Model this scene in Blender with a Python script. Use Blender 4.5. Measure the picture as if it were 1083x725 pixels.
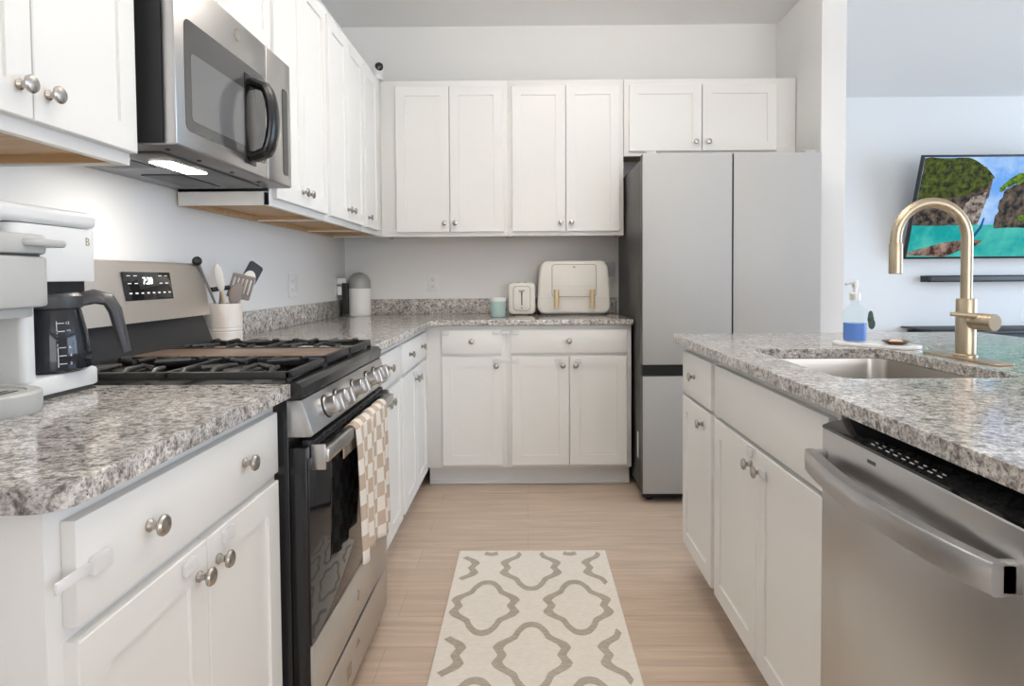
import bpy, bmesh, math, random
from mathutils import Matrix, Vector
random.seed(7)
for o in list(bpy.data.objects): bpy.data.objects.remove(o)
SC = bpy.context.scene
COL = SC.collection
PI = math.pi

# ------------------------------------------------------------------ camera
W_, H_ = 1083, 725
F, CX, CY, YAW, PIT, ROL, CAMH = 675.1949, 553.8857, 316.2741, -0.0045, -0.0336, -0.0071, 1.1639
def cam_row(e):
    X, Y, Z = e
    c, s = math.cos(YAW), math.sin(YAW); x, y = c*X - s*Y, s*X + c*Y
    c, s = math.cos(PIT), math.sin(PIT); y, z = c*y + s*Z, -s*y + c*Z
    c, s = math.cos(ROL), math.sin(ROL)
    return (c*x + s*z, y, c*z - s*x)
cols = [cam_row(e) for e in ((1,0,0),(0,1,0),(0,0,1))]
right = Vector([c[0] for c in cols]); fwd = Vector([c[1] for c in cols]); up = Vector([c[2] for c in cols])
cd = bpy.data.cameras.new('camera'); cam = bpy.data.objects.new('camera', cd); COL.objects.link(cam)
cam.matrix_world = Matrix(((right.x, up.x, -fwd.x, 0), (right.y, up.y, -fwd.y, 0), (right.z, up.z, -fwd.z, CAMH), (0,0,0,1)))
cd.sensor_fit = 'HORIZONTAL'; cd.sensor_width = 36; cd.lens = F*36/W_
cd.shift_x = (W_/2 - CX)/W_; cd.shift_y = (CY - H_/2)/W_
cd.clip_start = .05
SC.camera = cam

# ------------------------------------------------------------------ light, exposure
SC.view_settings.view_transform = 'Standard'; SC.view_settings.look = 'None'
SC.view_settings.gamma = 1; SC.view_settings.use_curve_mapping = False
SC.view_settings.exposure = 0.92
wd = bpy.data.worlds.new('daylight'); SC.world = wd; wd.use_nodes = True
wd.node_tree.nodes['Background'].inputs[0].default_value = (.62,.76,1,1)
wd.node_tree.nodes['Background'].inputs[1].default_value = 1.0
def area(name, loc, rot, sx, sy, power, col, shape='RECTANGLE'):
    l = bpy.data.lights.new(name, 'AREA'); l.energy = power; l.color = col
    l.shape = shape; l.size = sx
    if shape == 'RECTANGLE': l.size_y = sy
    o = bpy.data.objects.new(name, l); o.location = loc; o.rotation_euler = rot; COL.objects.link(o)
    return o
WARM = (1.0,.95,.89); COOL = (.60,.78,1.0)
area('added_fill_rear', (2.2,-2.9,1.35), (PI/2,0,0), 3.4, 2.3, 38, (1.0,.955,.90))  # added fill light behind the camera, no known window there
area('added_daylight_right', (6.35,2.6,1.5), (PI/2,0,PI/2), 4.2, 2.2, 60, COOL)  # added cool daylight from a guessed, unseen window on the right
BOWLS = [(.32,2.40,11.5), (.32,.95,10.5)]  # added uplights above the frame: position and power
BOWL_GLOW = .5

# ------------------------------------------------------------------ mesh helpers
class MB:
    def __init__(s): s.bm = bmesh.new(); s.uv = None
    def _merge(s, t, mi, M):
        if M is not None: bmesh.ops.transform(t, matrix=M, verts=t.verts)
        for f in t.faces: f.material_index = mi
        me = bpy.data.meshes.new('tmp'); t.to_mesh(me); t.free(); s.bm.from_mesh(me); bpy.data.meshes.remove(me)
        return s
    def box(s, x0, x1, y0, y1, z0, z1, b=0, seg=2, mi=0, M=None):
        t = bmesh.new(); bmesh.ops.create_cube(t, size=1)
        for v in t.verts: v.co = ((x0+x1)/2 + v.co.x*(x1-x0), (y0+y1)/2 + v.co.y*(y1-y0), (z0+z1)/2 + v.co.z*(z1-z0))
        if b > 0: bmesh.ops.bevel(t, geom=list(t.edges), offset=min(b, .49*min(abs(x1-x0),abs(y1-y0),abs(z1-z0))), segments=seg, profile=.5, affect='EDGES')
        return s._merge(t, mi, M)
    def prism(s, poly, ax, a, b, bev=0, seg=2, mi=0, M=None):
        """poly in the two remaining axes (in x,y,z order) extruded along ax from a to b"""
        t = bmesh.new()
        def P(u, v, w): return {'x':(w,u,v), 'y':(u,w,v), 'z':(u,v,w)}[ax]
        A = [t.verts.new(P(u,v,a)) for u,v in poly]; B = [t.verts.new(P(u,v,b)) for u,v in poly]
        fa = t.faces.new(A); fb = t.faces.new(B[::-1]); n = len(poly)
        for i in range(n): t.faces.new((A[i], B[i], B[(i+1)%n], A[(i+1)%n]))
        bmesh.ops.recalc_face_normals(t, faces=t.faces)
        if bev > 0:
            es = [e for e in t.edges if (e.verts[0] in A and e.verts[1] in A) or (e.verts[0] in B and e.verts[1] in B)]
            bmesh.ops.bevel(t, geom=es, offset=bev, segments=seg, profile=.5, affect='EDGES')
        return s._merge(t, mi, M)
    def lathe(s, prof, c=(0,0,0), ax=(0,0,1), seg=32, mi=0, M=None):
        t = bmesh.new(); rings = []
        for r, z in prof:
            if r < 1e-6: rings.append([t.verts.new((0,0,z))])
            else: rings.append([t.verts.new((r*math.cos(2*PI*i/seg), r*math.sin(2*PI*i/seg), z)) for i in range(seg)])
        for A, B in zip(rings, rings[1:]):
            for i in range(seg):
                j = (i+1) % seg
                if len(A) == 1 and len(B) == 1: continue
                if len(A) == 1: t.faces.new((A[0], B[i], B[j]))
                elif len(B) == 1: t.faces.new((A[i], A[j], B[0]))
                else: t.faces.new((A[i], A[j], B[j], B[i]))
        if len(rings[0]) > 1: t.faces.new(rings[0])
        if len(rings[-1]) > 1: t.faces.new(rings[-1])
        bmesh.ops.recalc_face_normals(t, faces=t.faces)
        q = Vector((0,0,1)).rotation_difference(Vector(ax).normalized()).to_matrix().to_4x4()
        bmesh.ops.transform(t, matrix=Matrix.Translation(c) @ q, verts=t.verts)
        return s._merge(t, mi, M)
    def cyl(s, p0, p1, r, r1=None, seg=24, mi=0, M=None, b=0):
        p0 = Vector(p0); p1 = Vector(p1); L = (p1-p0).length; r1 = r if r1 is None else r1
        pr = [(0,0),(r,0),(r1,L),(0,L)] if not b else [(0,0),(r-b,0),(r,b),(r1,L-b),(r1-b,L),(0,L)]
        return s.lathe(pr, p0, p1-p0, seg, mi, M)
    def tube(s, pts, r, seg=12, mi=0, M=None, sq=1.0, ref=None):
        """swept tube; r number or list; sq flattens the second axis; ref fixes the first axis"""
        t = bmesh.new(); pts = [Vector(p) for p in pts]; n = len(pts); rs = r if isinstance(r,(list,tuple)) else [r]*n
        rings = []; N = None
        for i, p in enumerate(pts):
            T = (pts[min(i+1,n-1)] - pts[max(i-1,0)]).normalized()
            if ref is not None: N = Vector(ref) - T*Vector(ref).dot(T)
            elif N is None: N = T.orthogonal()
            else: N = N - T*N.dot(T)
            N = N.normalized(); B = T.cross(N)
            rings.append([t.verts.new(p + N*rs[i]*math.cos(2*PI*k/seg) + B*rs[i]*sq*math.sin(2*PI*k/seg)) for k in range(seg)])
        for A, B in zip(rings, rings[1:]):
            for k in range(seg): t.faces.new((A[k], A[(k+1)%seg], B[(k+1)%seg], B[k]))
        t.faces.new(rings[0]); t.faces.new(rings[-1])
        bmesh.ops.recalc_face_normals(t, faces=t.faces)
        return s._merge(t, mi, M)
    def slab(s, outer, holes, z0, z1, mi=0, M=None):
        """horizontal plate with an outline and holes"""
        t = bmesh.new(); loops = []
        for lp in [outer] + holes:
            vs = [t.verts.new((x,y,z1)) for x,y in lp]
            loops.append(vs)
            for i in range(len(vs)): t.edges.new((vs[i], vs[(i+1)%len(vs)]))
        bmesh.ops.triangle_fill(t, use_beauty=True, use_dissolve=False, edges=list(t.edges))
        ext = bmesh.ops.extrude_face_region(t, geom=list(t.faces))
        for v in [g for g in ext['geom'] if isinstance(g, bmesh.types.BMVert)]: v.co.z = z0
        bmesh.ops.recalc_face_normals(t, faces=t.faces)
        return s._merge(t, mi, M)
    def sphere(s, c, r, sc=(1,1,1), mi=0, M=None, seg=20):
        t = bmesh.new(); bmesh.ops.create_uvsphere(t, u_segments=seg, v_segments=seg//2, radius=r)
        for v in t.verts: v.co = (c[0]+v.co.x*sc[0], c[1]+v.co.y*sc[1], c[2]+v.co.z*sc[2])
        return s._merge(t, mi, M)
    def text(s, txt, size, M, mi=0, ex=.0004):
        cu = bpy.data.curves.new('t', 'FONT'); cu.body = txt; cu.size = size; cu.extrude = ex; cu.align_x = 'CENTER'; cu.align_y = 'CENTER'
        ob = bpy.data.objects.new('t', cu); COL.objects.link(ob)
        dg = bpy.context.evaluated_depsgraph_get(); me = bpy.data.meshes.new_from_object(ob.evaluated_get(dg))
        t = bmesh.new(); t.from_mesh(me); bpy.data.objects.remove(ob); bpy.data.curves.remove(cu); bpy.data.meshes.remove(me)
        return s._merge(t, mi, M)
    def build(s, name, mats, parent=None, smooth=35, bevel=0):
        me = bpy.data.meshes.new(name); s.bm.to_mesh(me); s.bm.free()
        for m in (mats if isinstance(mats,(list,tuple)) else [mats]): me.materials.append(m)
        if smooth:
            for p in me.polygons: p.use_smooth = True
            me.set_sharp_from_angle(angle=math.radians(smooth))
        o = bpy.data.objects.new(name, me); COL.objects.link(o)
        if parent is not None: o.parent = parent
        if bevel:
            md = o.modifiers.new('edge', 'BEVEL'); md.width = bevel; md.segments = 3; md.limit_method = 'ANGLE'; md.angle_limit = .9
            md.harden_normals = False
        return o

def rrect(x0, x1, y0, y1, r, n=6, which=(1,1,1,1)):
    """rounded rectangle, corners ordered (x1y1, x0y1, x0y0, x1y0)"""
    out = []
    for (cx, cy, a0), w in zip(((x1-r,y1-r,0),(x0+r,y1-r,PI/2),(x0+r,y0+r,PI),(x1-r,y0+r,1.5*PI)), which):
        if w:
            for i in range(n+1): a = a0 + PI/2*i/n; out.append((cx+r*math.cos(a), cy+r*math.sin(a)))
        else:
            out.append((cx + r*(1 if math.cos(a0+PI/4) > 0 else -1), cy + r*(1 if math.sin(a0+PI/4) > 0 else -1)))
    return out
def tag(o, label=None, cat=None, group=None, kind=None):
    if label: o['label'] = label
    if cat: o['category'] = cat
    if group: o['group'] = group
    if kind: o['kind'] = kind
    return o
def thing(name, label, cat, group=None):
    o = bpy.data.objects.new(name, None); o.empty_display_size = .05; COL.objects.link(o)
    return tag(o, label, cat, group)
def base_at(root, loc):
    """parts were modelled in world coordinates: put the root at its base"""
    root.location = loc
    for c in root.children: c.location = Vector(c.location) - Vector(loc)
def struct(o): o['kind'] = 'structure'; return o

# ------------------------------------------------------------------ materials
MATS = {}
def mat(name, col, rough=.5, metal=0, spec=None, **kw):
    m = bpy.data.materials.new(name); m.use_nodes = True
    b = m.node_tree.nodes['Principled BSDF']
    b.inputs['Base Color'].default_value = (*col, 1); b.inputs['Roughness'].default_value = rough; b.inputs['Metallic'].default_value = metal
    if spec is not None: b.inputs['Specular IOR Level'].default_value = spec
    for k, v in kw.items():
        b.inputs[k.replace('_',' ')].default_value = v
    MATS[name] = m
    return m
def nodes(m): return m.node_tree.nodes, m.node_tree.links, m.node_tree.nodes['Principled BSDF']
def coords(m, scale=(1,1,1), kind='Object'):
    n, l, b = nodes(m); tc = n.new('ShaderNodeTexCoord'); mp = n.new('ShaderNodeMapping'); mp.inputs['Scale'].default_value = scale
    l.new(tc.outputs[kind], mp.inputs[0]); return mp.outputs[0]
def ramp(m, fac, stops, interp='LINEAR'):
    n, l, b = nodes(m); r = n.new('ShaderNodeValToRGB'); r.color_ramp.interpolation = interp
    while len(r.color_ramp.elements) < len(stops): r.color_ramp.elements.new(.5)
    for e, (p, c) in zip(r.color_ramp.elements, stops): e.position = p; e.color = (*c, 1) if len(c) == 3 else c
    l.new(fac, r.inputs[0]); return r.outputs[0]
def noise(m, vec, scale, detail=3, rough=.5, dist=0):
    n, l, b = nodes(m); t = n.new('ShaderNodeTexNoise'); t.inputs['Scale'].default_value = scale; t.inputs['Detail'].default_value = detail
    t.inputs['Roughness'].default_value = rough; t.inputs['Distortion'].default_value = dist
    l.new(vec, t.inputs['Vector']); return t.outputs['Fac']
def mix(m, fac, a, c, mode='MIX'):
    n, l, b = nodes(m); x = n.new('ShaderNodeMix'); x.data_type = 'RGBA'; x.blend_type = mode
    for val, sock in ((fac,0),(a,6),(c,7)):
        if hasattr(val, 'is_linked'): l.new(val, x.inputs[sock])
        elif isinstance(val, (int,float)): x.inputs[sock].default_value = val
        else: x.inputs[sock].default_value = (*val, 1)
    return x.outputs[2]
def bump(m, h, strength, dist=.01):
    n, l, b = nodes(m); u = n.new('ShaderNodeBump'); u.inputs['Strength'].default_value = strength; u.inputs['Distance'].default_value = dist
    l.new(h, u.inputs['Height']); l.new(u.outputs[0], b.inputs['Normal'])

M_wall = mat('wall_paint', (.85,.84,.815), .75)
bump(M_wall, noise(M_wall, coords(M_wall), 220, 2), .05, .002)
M_ceil = mat('ceiling_paint', (.90,.895,.88), .85)
bump(M_ceil, noise(M_ceil, coords(M_ceil), 150, 3), .08, .002)
M_white = mat('cabinet_paint', (.84,.825,.79), .38)
M_trim = mat('trim_paint', (.82,.815,.80), .4)
M_nickel = mat('satin_nickel', (.47,.44,.40), .27, 1)
M_steel = mat('brushed_steel', (.56,.55,.54), .28, 1)
n, l, b = nodes(M_steel); nz = noise(M_steel, coords(M_steel, (60,2,900)), 1, 2)
l.new(ramp(M_steel, nz, [(0,(.27,)*3),(1,(.32,)*3)]), b.inputs['Roughness'])
M_steel2 = mat('satin_panel_steel', (.72,.67,.61), .40, 1)
M_sink = mat('sink_steel', (.50,.47,.43), .32, 1)
M_gold = mat('champagne_bronze', (.50,.415,.30), .33, 1)
M_black = mat('black_enamel', (.012,.012,.013), .22)
M_blackm = mat('black_matte', (.016,.016,.017), .5)
M_iron = mat('cast_iron', (.022,.021,.02), .45)
bump(M_iron, noise(M_iron, coords(M_iron), 400, 2), .15, .001)
M_glassblk = mat('black_glass', (.012,.012,.013), .04)
M_mwglass = mat('microwave_window', (.16,.16,.16), .05)
M_mwframe = mat('microwave_smoked_glass', (.075,.073,.07), .06)
M_darkgrey = mat('dark_grey_plastic', (.06,.06,.062), .4)
M_grey = mat('warm_grey_plastic', (.52,.52,.495), .42)
M_whitep = mat('white_plastic', (.84,.835,.82), .3)
M_cream = mat('cream_plastic', (.80,.755,.68), .35)
M_latch = mat('clear_white_latch', (.95,.94,.92), .35, 0, None, Alpha=.75)
M_brass = mat('pale_brass', (.70,.53,.31), .35, .35)
M_wood = mat('cabinet_underside_maple', (.62,.42,.22), .5)
n, l, b = nodes(M_wood); l.new(ramp(M_wood, noise(M_wood, coords(M_wood, (30,2,30)), 2, 4), [(.3,(.50,.31,.145)),(.7,(.66,.45,.25))]), b.inputs['Base Color'])
M_fridge = mat('pale_grey_glass', (.45,.45,.44), .40, 0)
M_fbody = mat('graphite_steel', (.07,.068,.066), .38, .6)
M_paper = mat('label_white', (.8,.8,.8), .5)
M_ink = mat('label_ink', (.05,.05,.05), .5)
def emis(name, col, s):
    m = mat(name, col, .4); b = m.node_tree.nodes['Principled BSDF']
    b.inputs['Emission Color'].default_value = (*col,1); b.inputs['Emission Strength'].default_value = s; return m
M_lamp = emis('lamp_lens', (1,.9,.75), 9)
M_digit = emis('display_digit', (.85,.95,1), 1.6)

def granite():
    m = mat('speckled_granite', (.5,.5,.5), .13)
    n, l, b = nodes(m); v = coords(m)
    base = ramp(m, noise(m, v, 62, 4, .6, .5), [(.34,(.23,.21,.195)),(.43,(.44,.41,.385)),(.50,(.66,.63,.595)),(.64,(.84,.82,.785))])
    fine = ramp(m, noise(m, v, 205, 3, .65), [(.38,(.09,.08,.078)),(.45,(.50,.475,.455)),(.56,(1,1,1))])
    c1 = mix(m, .62, base, fine, 'MULTIPLY')
    patch = ramp(m, noise(m, v, 14, 3, .6, .6), [(.42,(.72,.70,.69)),(.62,(1.12,1.10,1.08))])
    c2 = mix(m, .7, c1, patch, 'MULTIPLY')
    vo = n.new('ShaderNodeTexVoronoi'); vo.inputs['Scale'].default_value = 130; l.new(v, vo.inputs['Vector'])
    spots = ramp(m, vo.outputs['Distance'], [(.16,(1,1,1)),(.26,(0,0,0))])
    gate = ramp(m, noise(m, v, 60, 2), [(.5,(0,0,0)),(.58,(1,1,1))])
    fac = mix(m, 1.0, spots, gate, 'MULTIPLY')
    c3 = mix(m, fac, c2, (.075,.066,.064))
    l.new(c3, b.inputs['Base Color'])
    return m
M_granite = granite()

def floor_mat():
    m = mat('oak_plank_floor', (.55,.42,.32), .38)
    n, l, b = nodes(m); v = coords(m)
    br = n.new('ShaderNodeTexBrick'); br.offset = .37; br.inputs['Scale'].default_value = 1
    br.inputs['Brick Width'].default_value = 1.22; br.inputs['Row Height'].default_value = .18; br.inputs['Mortar Size'].default_value = .0009
    br.inputs['Color1'].default_value = (.2,.2,.2,1); br.inputs['Color2'].default_value = (.8,.8,.8,1); br.inputs['Mortar'].default_value = (0,0,0,1)
    l.new(v, br.inputs['Vector'])
    tone = ramp(m, br.outputs['Color'], [(0,(.44,.325,.24)),(.12,(.62,.485,.375)),(.9,(.68,.54,.425))])
    g = noise(m, coords(m, (1.1,16,1)), 2.2, 5, .6, .8)
    grain = ramp(m, g, [(.3,(.82,.80,.78)),(.7,(1.08,1.07,1.06))])
    g2 = ramp(m, noise(m, coords(m, (3,120,1)), 2, 3), [(.3,(.93,.92,.91)),(.7,(1.03,1.03,1.03))])
    l.new(mix(m, .8, mix(m, 1, tone, grain, 'MULTIPLY'), g2, 'MULTIPLY'), b.inputs['Base Color'])
    return m
M_floor = floor_mat()

# ------------------------------------------------------------------ key dimensions (metres)
XW, YW, ZC = -1.17, 4.12, 2.765
CT, CB = .935, .905
FL, FB, FI = -.556, 3.506, .622          # face-frame planes: left run (+X), back run (-Y), island (-X)
UL, UB = -.857, 3.81                     # face-frame planes of the wall cabinets
UZ0, UZ1 = 1.412, 2.328

# ------------------------------------------------------------------ room shell
XR, YN, YL = 6.5, -3.0, 5.82
struct(MB().box(XW-.1, XR+.1, YN-.1, YL+.1, -.05, 0).build('floor', M_floor, smooth=0))
struct(MB().box(XW-.1, XR+.1, YN-.1, YL+.1, ZC, ZC+.05).build('ceiling', M_ceil, smooth=0))
struct(MB().box(XW-.1, XW, YN-.1, YW+.1, 0, ZC).build('wall_left', M_wall, smooth=0))
struct(MB().box(XW, 1.6, YW, YW+.1, 0, ZC).build('wall_back', M_wall, smooth=0))
struct(MB().box(1.6, 1.735, 3.49, YL, 0, ZC, .003).build('wall_partition', M_wall, smooth=0))
struct(MB().box(1.735, XR, YL, YL+.1, 0, ZC).build('wall_far', M_wall, smooth=0))
w = MB()      # right wall with an added, unseen window opening
w.box(XR, XR+.1, YN, .5, 0, ZC).box(XR, XR+.1, 4.7, YL, 0, ZC).box(XR, XR+.1, .5, 4.7, 0, .4).box(XR, XR+.1, .5, 4.7, 2.6, ZC)
struct(w.build('wall_right', M_wall, smooth=0))
w = MB(); w.box(XW, .45, YN-.1, YN, 0, ZC).box(3.95, XR, YN-.1, YN, 0, ZC).box(.45, 3.95, YN-.1, YN, 2.55, ZC)
struct(w.build('wall_near', M_wall, smooth=0))
struct(MB().box(XW, .02, -.50, -.38, 0, ZC).build('blocker_wall_rear', M_wall, smooth=0))  # unseen wall added to keep rear light off the near cabinet's end panel
def window(name, f):
    g = MB(); f(g); struct(g.build(name, M_trim, smooth=0))
window('added_window_1', lambda g: [g.box(XR+.01, XR+.07, y-.03, y+.03, .4, 2.6) for y in (.53,1.9,3.3,4.67)] + [g.box(XR+.01, XR+.07, .5, 4.7, z-.03, z+.03) for z in (.43,2.57)])  # added frame around the guessed right-hand daylight opening, out of view
window('added_door_1', lambda g: [g.box(x-.03, x+.03, YN-.07, YN-.01, 0, 2.55) for x in (.48,2.2,3.92)] + [g.box(.45, 3.95, YN-.07, YN-.01, z-.03, z+.03) for z in (.03,2.52)])  # added patio door frame for the rear fill light, out of view
struct(MB().box(1.7352, XR, YL-.014, YL-.001, 0, .11, .003).build('baseboard_far', M_trim))

# added bowl uplights out of view, bouncing soft light off the ceiling
M_bowl = emis('added_opal_bowl', (1,.92,.82), BOWL_GLOW)
for (x, y, pw), lab in zip(BOWLS, ('added opal bowl uplight out of view above the range aisle', 'added opal bowl uplight out of view nearer the camera')):
    r = thing('added_uplight', lab, 'light', 'added opal bowl uplights')
    MB().lathe([(0,-.02),(.06,-.02),(.065,-.001),(0,-.001)], seg=32).build('canopy', M_nickel, r)
    MB().cyl((0,0,-.02), (0,0,-.47), .008).build('stem', M_nickel, r)
    MB().lathe([(.22*math.sin(a), -.39-.10*math.cos(a)) for a in [PI/2*i/12 for i in range(13)]] + [(.212*math.sin(a), -.39-.092*math.cos(a)) for a in [PI/2*i/12 for i in range(12,-1,-1)]], seg=40).build('glass_bowl', M_bowl, r)
    r.location = (x, y, ZC)
    area('added_bowl_light', (x, y, ZC-.40), (PI,0,0),   .30, .30, pw, WARM, 'DISK')  # added area light aimed up from each bowl

# ------------------------------------------------------------------ cabinets
T = .019                                  # door thickness
def shaker(x0, x1, z0, z1, st=.055, rec=.006):
    """recessed-panel front lying in y = -T..0"""
    g = MB(); t = bmesh.new()
    yf = -T; e = .0018
    def ring(a, y): return [t.verts.new((x0+a, y, z0+a)), t.verts.new((x1-a, y, z0+a)), t.verts.new((x1-a, y, z1-a)), t.verts.new((x0+a, y, z1-a))]
    rings = [ring(0, 0), ring(0, yf+e), ring(e, yf), ring(st, yf), ring(st+.0008, yf+rec)]
    t.faces.new(rings[0])
    for A, B in zip(rings, rings[1:]):
        for i in range(4): t.faces.new((A[i], A[(i+1)%4], B[(i+1)%4], B[i]))
    t.faces.new(rings[-1])
    bmesh.ops.recalc_face_normals(t, faces=t.faces)
    return g._merge(t, 0, None)
def slabfront(x0, x1, z0, z1): return MB().box(x0, x1, -T, 0, z0, z1, .002)
def knob(x, z, parent):
    MB().lathe([(0,0),(.009,0),(.0095,.003),(.006,.007),(.0058,.013),(.009,.0165),(.0148,.019),(.0152,.0225),(.013,.0255),(.006,.0275),(0,.028)], (x,-T,z), (0,-1,0), 20).build('knob', M_nickel, parent)
def latch(x, z, parent, strap=None):
    g = MB(); g.prism(rrect(x-.019, x+.019, z-.012, z+.012, .006), 'y', -T-.008, -T, .002)
    if strap: g.box(min(x+strap[0], x+strap[1]), max(x+strap[0], x+strap[1]), -T-.004, -T-.0005, z-.007, z+.007, .001)
    o = g.build('safety_latch', M_latch, parent); o['label'] = 'translucent white adhesive child safety latch'
CABG = 'white shaker base cabinets'
def base_cabinet(label, w, depth, loc, rz, drawers, doors, dz=(.7503,.8795), oz=(.1317,.7324), toe=True, fill=(0,0), group=CABG, toe_z=.114, hollow=False):
    r = thing('base_cabinet', label, 'cabinet', group)
    g = MB(); a, b = -fill[0], w+fill[1]
    if hollow: g.box(a, b, 0, .019, toe_z, CB-.001, .0015).box(a, a+.018, .019, depth, toe_z, CB-.001).box(b-.018, b, .019, depth, toe_z, CB-.001).box(a, b, depth-.012, depth, toe_z, CB-.001).box(a, b, .019, depth, toe_z, toe_z+.018)
    else: g.box(a, b, 0, depth, toe_z, CB-.001, .0015)
    g.build('cabinet_body', M_white, r)
    if toe:
        MB().box(-fill[0], w+fill[1], .075, .09, .001, toe_z).box(-fill[0], w+fill[1], .066, .075, .001, .018, .003).build('toe_kick', M_trim, r)
    for d in drawers:
        x0, x1, ks = d[:3]
        f = slabfront(x0, x1, *dz).build('drawer_front', M_white, r)
        for k in ks: knob(k, (dz[0]+dz[1])/2+.003, f)
        for a in (d[3] if len(d) > 3 else []): latch(a[0], a[1], f, a[2] if len(a) > 2 else None)
    for d in doors:
        x0, x1, k = d[:3]
        f = shaker(x0, x1, *oz).build('door', M_white, r)
        if k is not None: knob(k, oz[1]-.050, f)
        for a in (d[3] if len(d) > 3 else []): latch(a[0], a[1], f, a[2] if len(a) > 2 else None)
    r.location = loc; r.rotation_euler = (0,0,rz)
    return r
def wall_cabinet(label, w, loc, rz, doors, z0=UZ0, z1=UZ1, depth=.306, fill=(0,0), group='white shaker wall cabinets', rail=.022):
    r = thing('wall_cabinet', label, 'cabinet', group); h = z1-z0; a, b = -fill[0], w+fill[1]
    g = MB(); g.box(a, a+.004, .0005, depth, .0005, h, .001).box(b-.004, b, .0005, depth, .0005, h, .001).box(a, b, 0, .019, 0, .045, .0012).box(a, b, 0, depth, .045, h, .0012)
    g.build('cabinet_body', M_white, r)
    MB().box(a+.0045, b-.0045, .0195, depth-.02, .022, .0448).box(a+.0045, b-.0045, depth-.02, depth-.001, .001 if rz else rail, .0448).box(a+.0045, a+.018, .0195, depth-.02, .006, .022).box(b-.018, b-.0045, .0195, depth-.02, .006, .022).build('underside_panel', M_wood, r)
    for x0, x1, k in doors:
        f = shaker(x0, x1, .026, h-.035).build('door', M_white, r)
        if k is not None: knob(k, .026+.052, f)
    r.location = (*loc, z0); r.rotation_euler = (0,0,rz)
    return r
R90 = PI/2
BD = .61
# left run, near the camera (local x runs along +Y)
base_cabinet('white two-door base cabinet nearest the camera, under the coffee maker', .665, BD, (FL,.72,0), R90,
    [(.025,.64,[.17,.475],[(.062,.815,(-.075,-.018))])], [(.025,.331,.30,[(.27,.713)]), (.335,.64,.366,[(.40,.713)])], toe=True)
# left run beyond the range
base_cabinet('narrow white base cabinet right behind the oven with one knob on its drawer', .575, BD, (FL,2.16,0), R90,
    [(.022,.553,[.30])], [(.022,.286,.255), (.290,.553,.321)])
base_cabinet('white base cabinet of the left run ending in the corner, two knobs on its drawer', .695, BD, (FL,2.7355,0), R90,
    [(.022,.672,[.17,.50])], [(.022,.345,.31,[(.29,.71)]), (.349,.672,.384)], fill=(0,.075))
# back run
base_cabinet('white single-door base cabinet in the corner of the back run', .381, BD, (-.4936,FB,0), 0,
    [(.0256,.3554,[.19],[(.05,.865),(.325,.865,(.018,.07))])], [(.0256,.3554,.325,[(.325,.707,(.018,.07))])], fill=(.061,0))
base_cabinet('white double-door base cabinet beside the refrigerator', .6858, BD, (-.1121,FB,0), 0,
    [(.0254,.6604,[.343],[(.05,.865)])], [(.0254,.341,.308,[(.05,.707),(.285,.707)]), (.345,.6604,.378,[(.395,.707)])])
# island (local x runs along -Y)
IDZ, IOZ = (.7206,.8795), (.1317,.708)
base_cabinet('white narrow island cabinet with one drawer, at the end by the refrigerator', .42, .58, (FI,2.49,0), -R90,
    [(.025,.402,[.20])], [(.025,.402,.31)], IDZ, IOZ)
base_cabinet('white double-door sink cabinet of the island left of the dishwasher', .81, .58, (FI,2.0695,0), -R90,
    [(.022,.797,[])], [(.022,.397,.362,[(.355,.69)]), (.401,.785,.436,[(.452,.66)])], IDZ, IOZ, hollow=True)
ip = thing('island_end_panel', 'white panels closing the back and near end of the island behind the dishwasher', 'panel')
MB().box(FI, 1.225, .61, .643, 0, CB-.001, .0015).build('end_panel', M_white, ip)
MB().box(1.226, 1.25, .61, 2.49, 0, CB-.001, .0015).build('back_panel', M_white, ip)
base_at(ip, (1.0,.65,0))

# wall cabinets, left run
wall_cabinet('white two-door wall cabinet nearest the camera, left of the microwave', .605, (UL,.783), R90, [(.018,.312,.282),(.316,.604,.346)])
wall_cabinet('short white wall cabinet directly above the microwave', .745, (UL,1.39), R90, [(.015,.370,.335),(.374,.738,.409)], z0=1.882)
wall_cabinet('tall white two-door wall cabinet just right of the microwave', .595, (UL,2.1385), R90, [(.02,.296,.266),(.30,.577,.33)])
wall_cabinet('tall white two-door wall cabinet second from the microwave', .62, (UL,2.7345), R90, [(.022,.308,.278),(.312,.602,.342)])
wall_cabinet('narrow white single-door wall cabinet in the corner under the camera', .34, (UL,3.3555), R90, [(.02,.30,.05)], fill=(0,.112))
# wall cabinets, back run
wall_cabinet('white two-door wall cabinet on the back wall next to the corner', .6858, (-.7928,UB), 0, [(.0254,.341,.311),(.345,.6604,.375)], fill=(.071,0))
wall_cabinet('white two-door wall cabinet on the back wall next to the refrigerator', .6858, (-.1065,UB), 0, [(.0254,.341,.311),(.345,.6604,.375)])
wall_cabinet('short wide white wall cabinet above the refrigerator', .965, (.5815,UB), 0, [(.03,.456,.42),(.460,.897,.496)], z0=1.878, fill=(0,.05))

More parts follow.
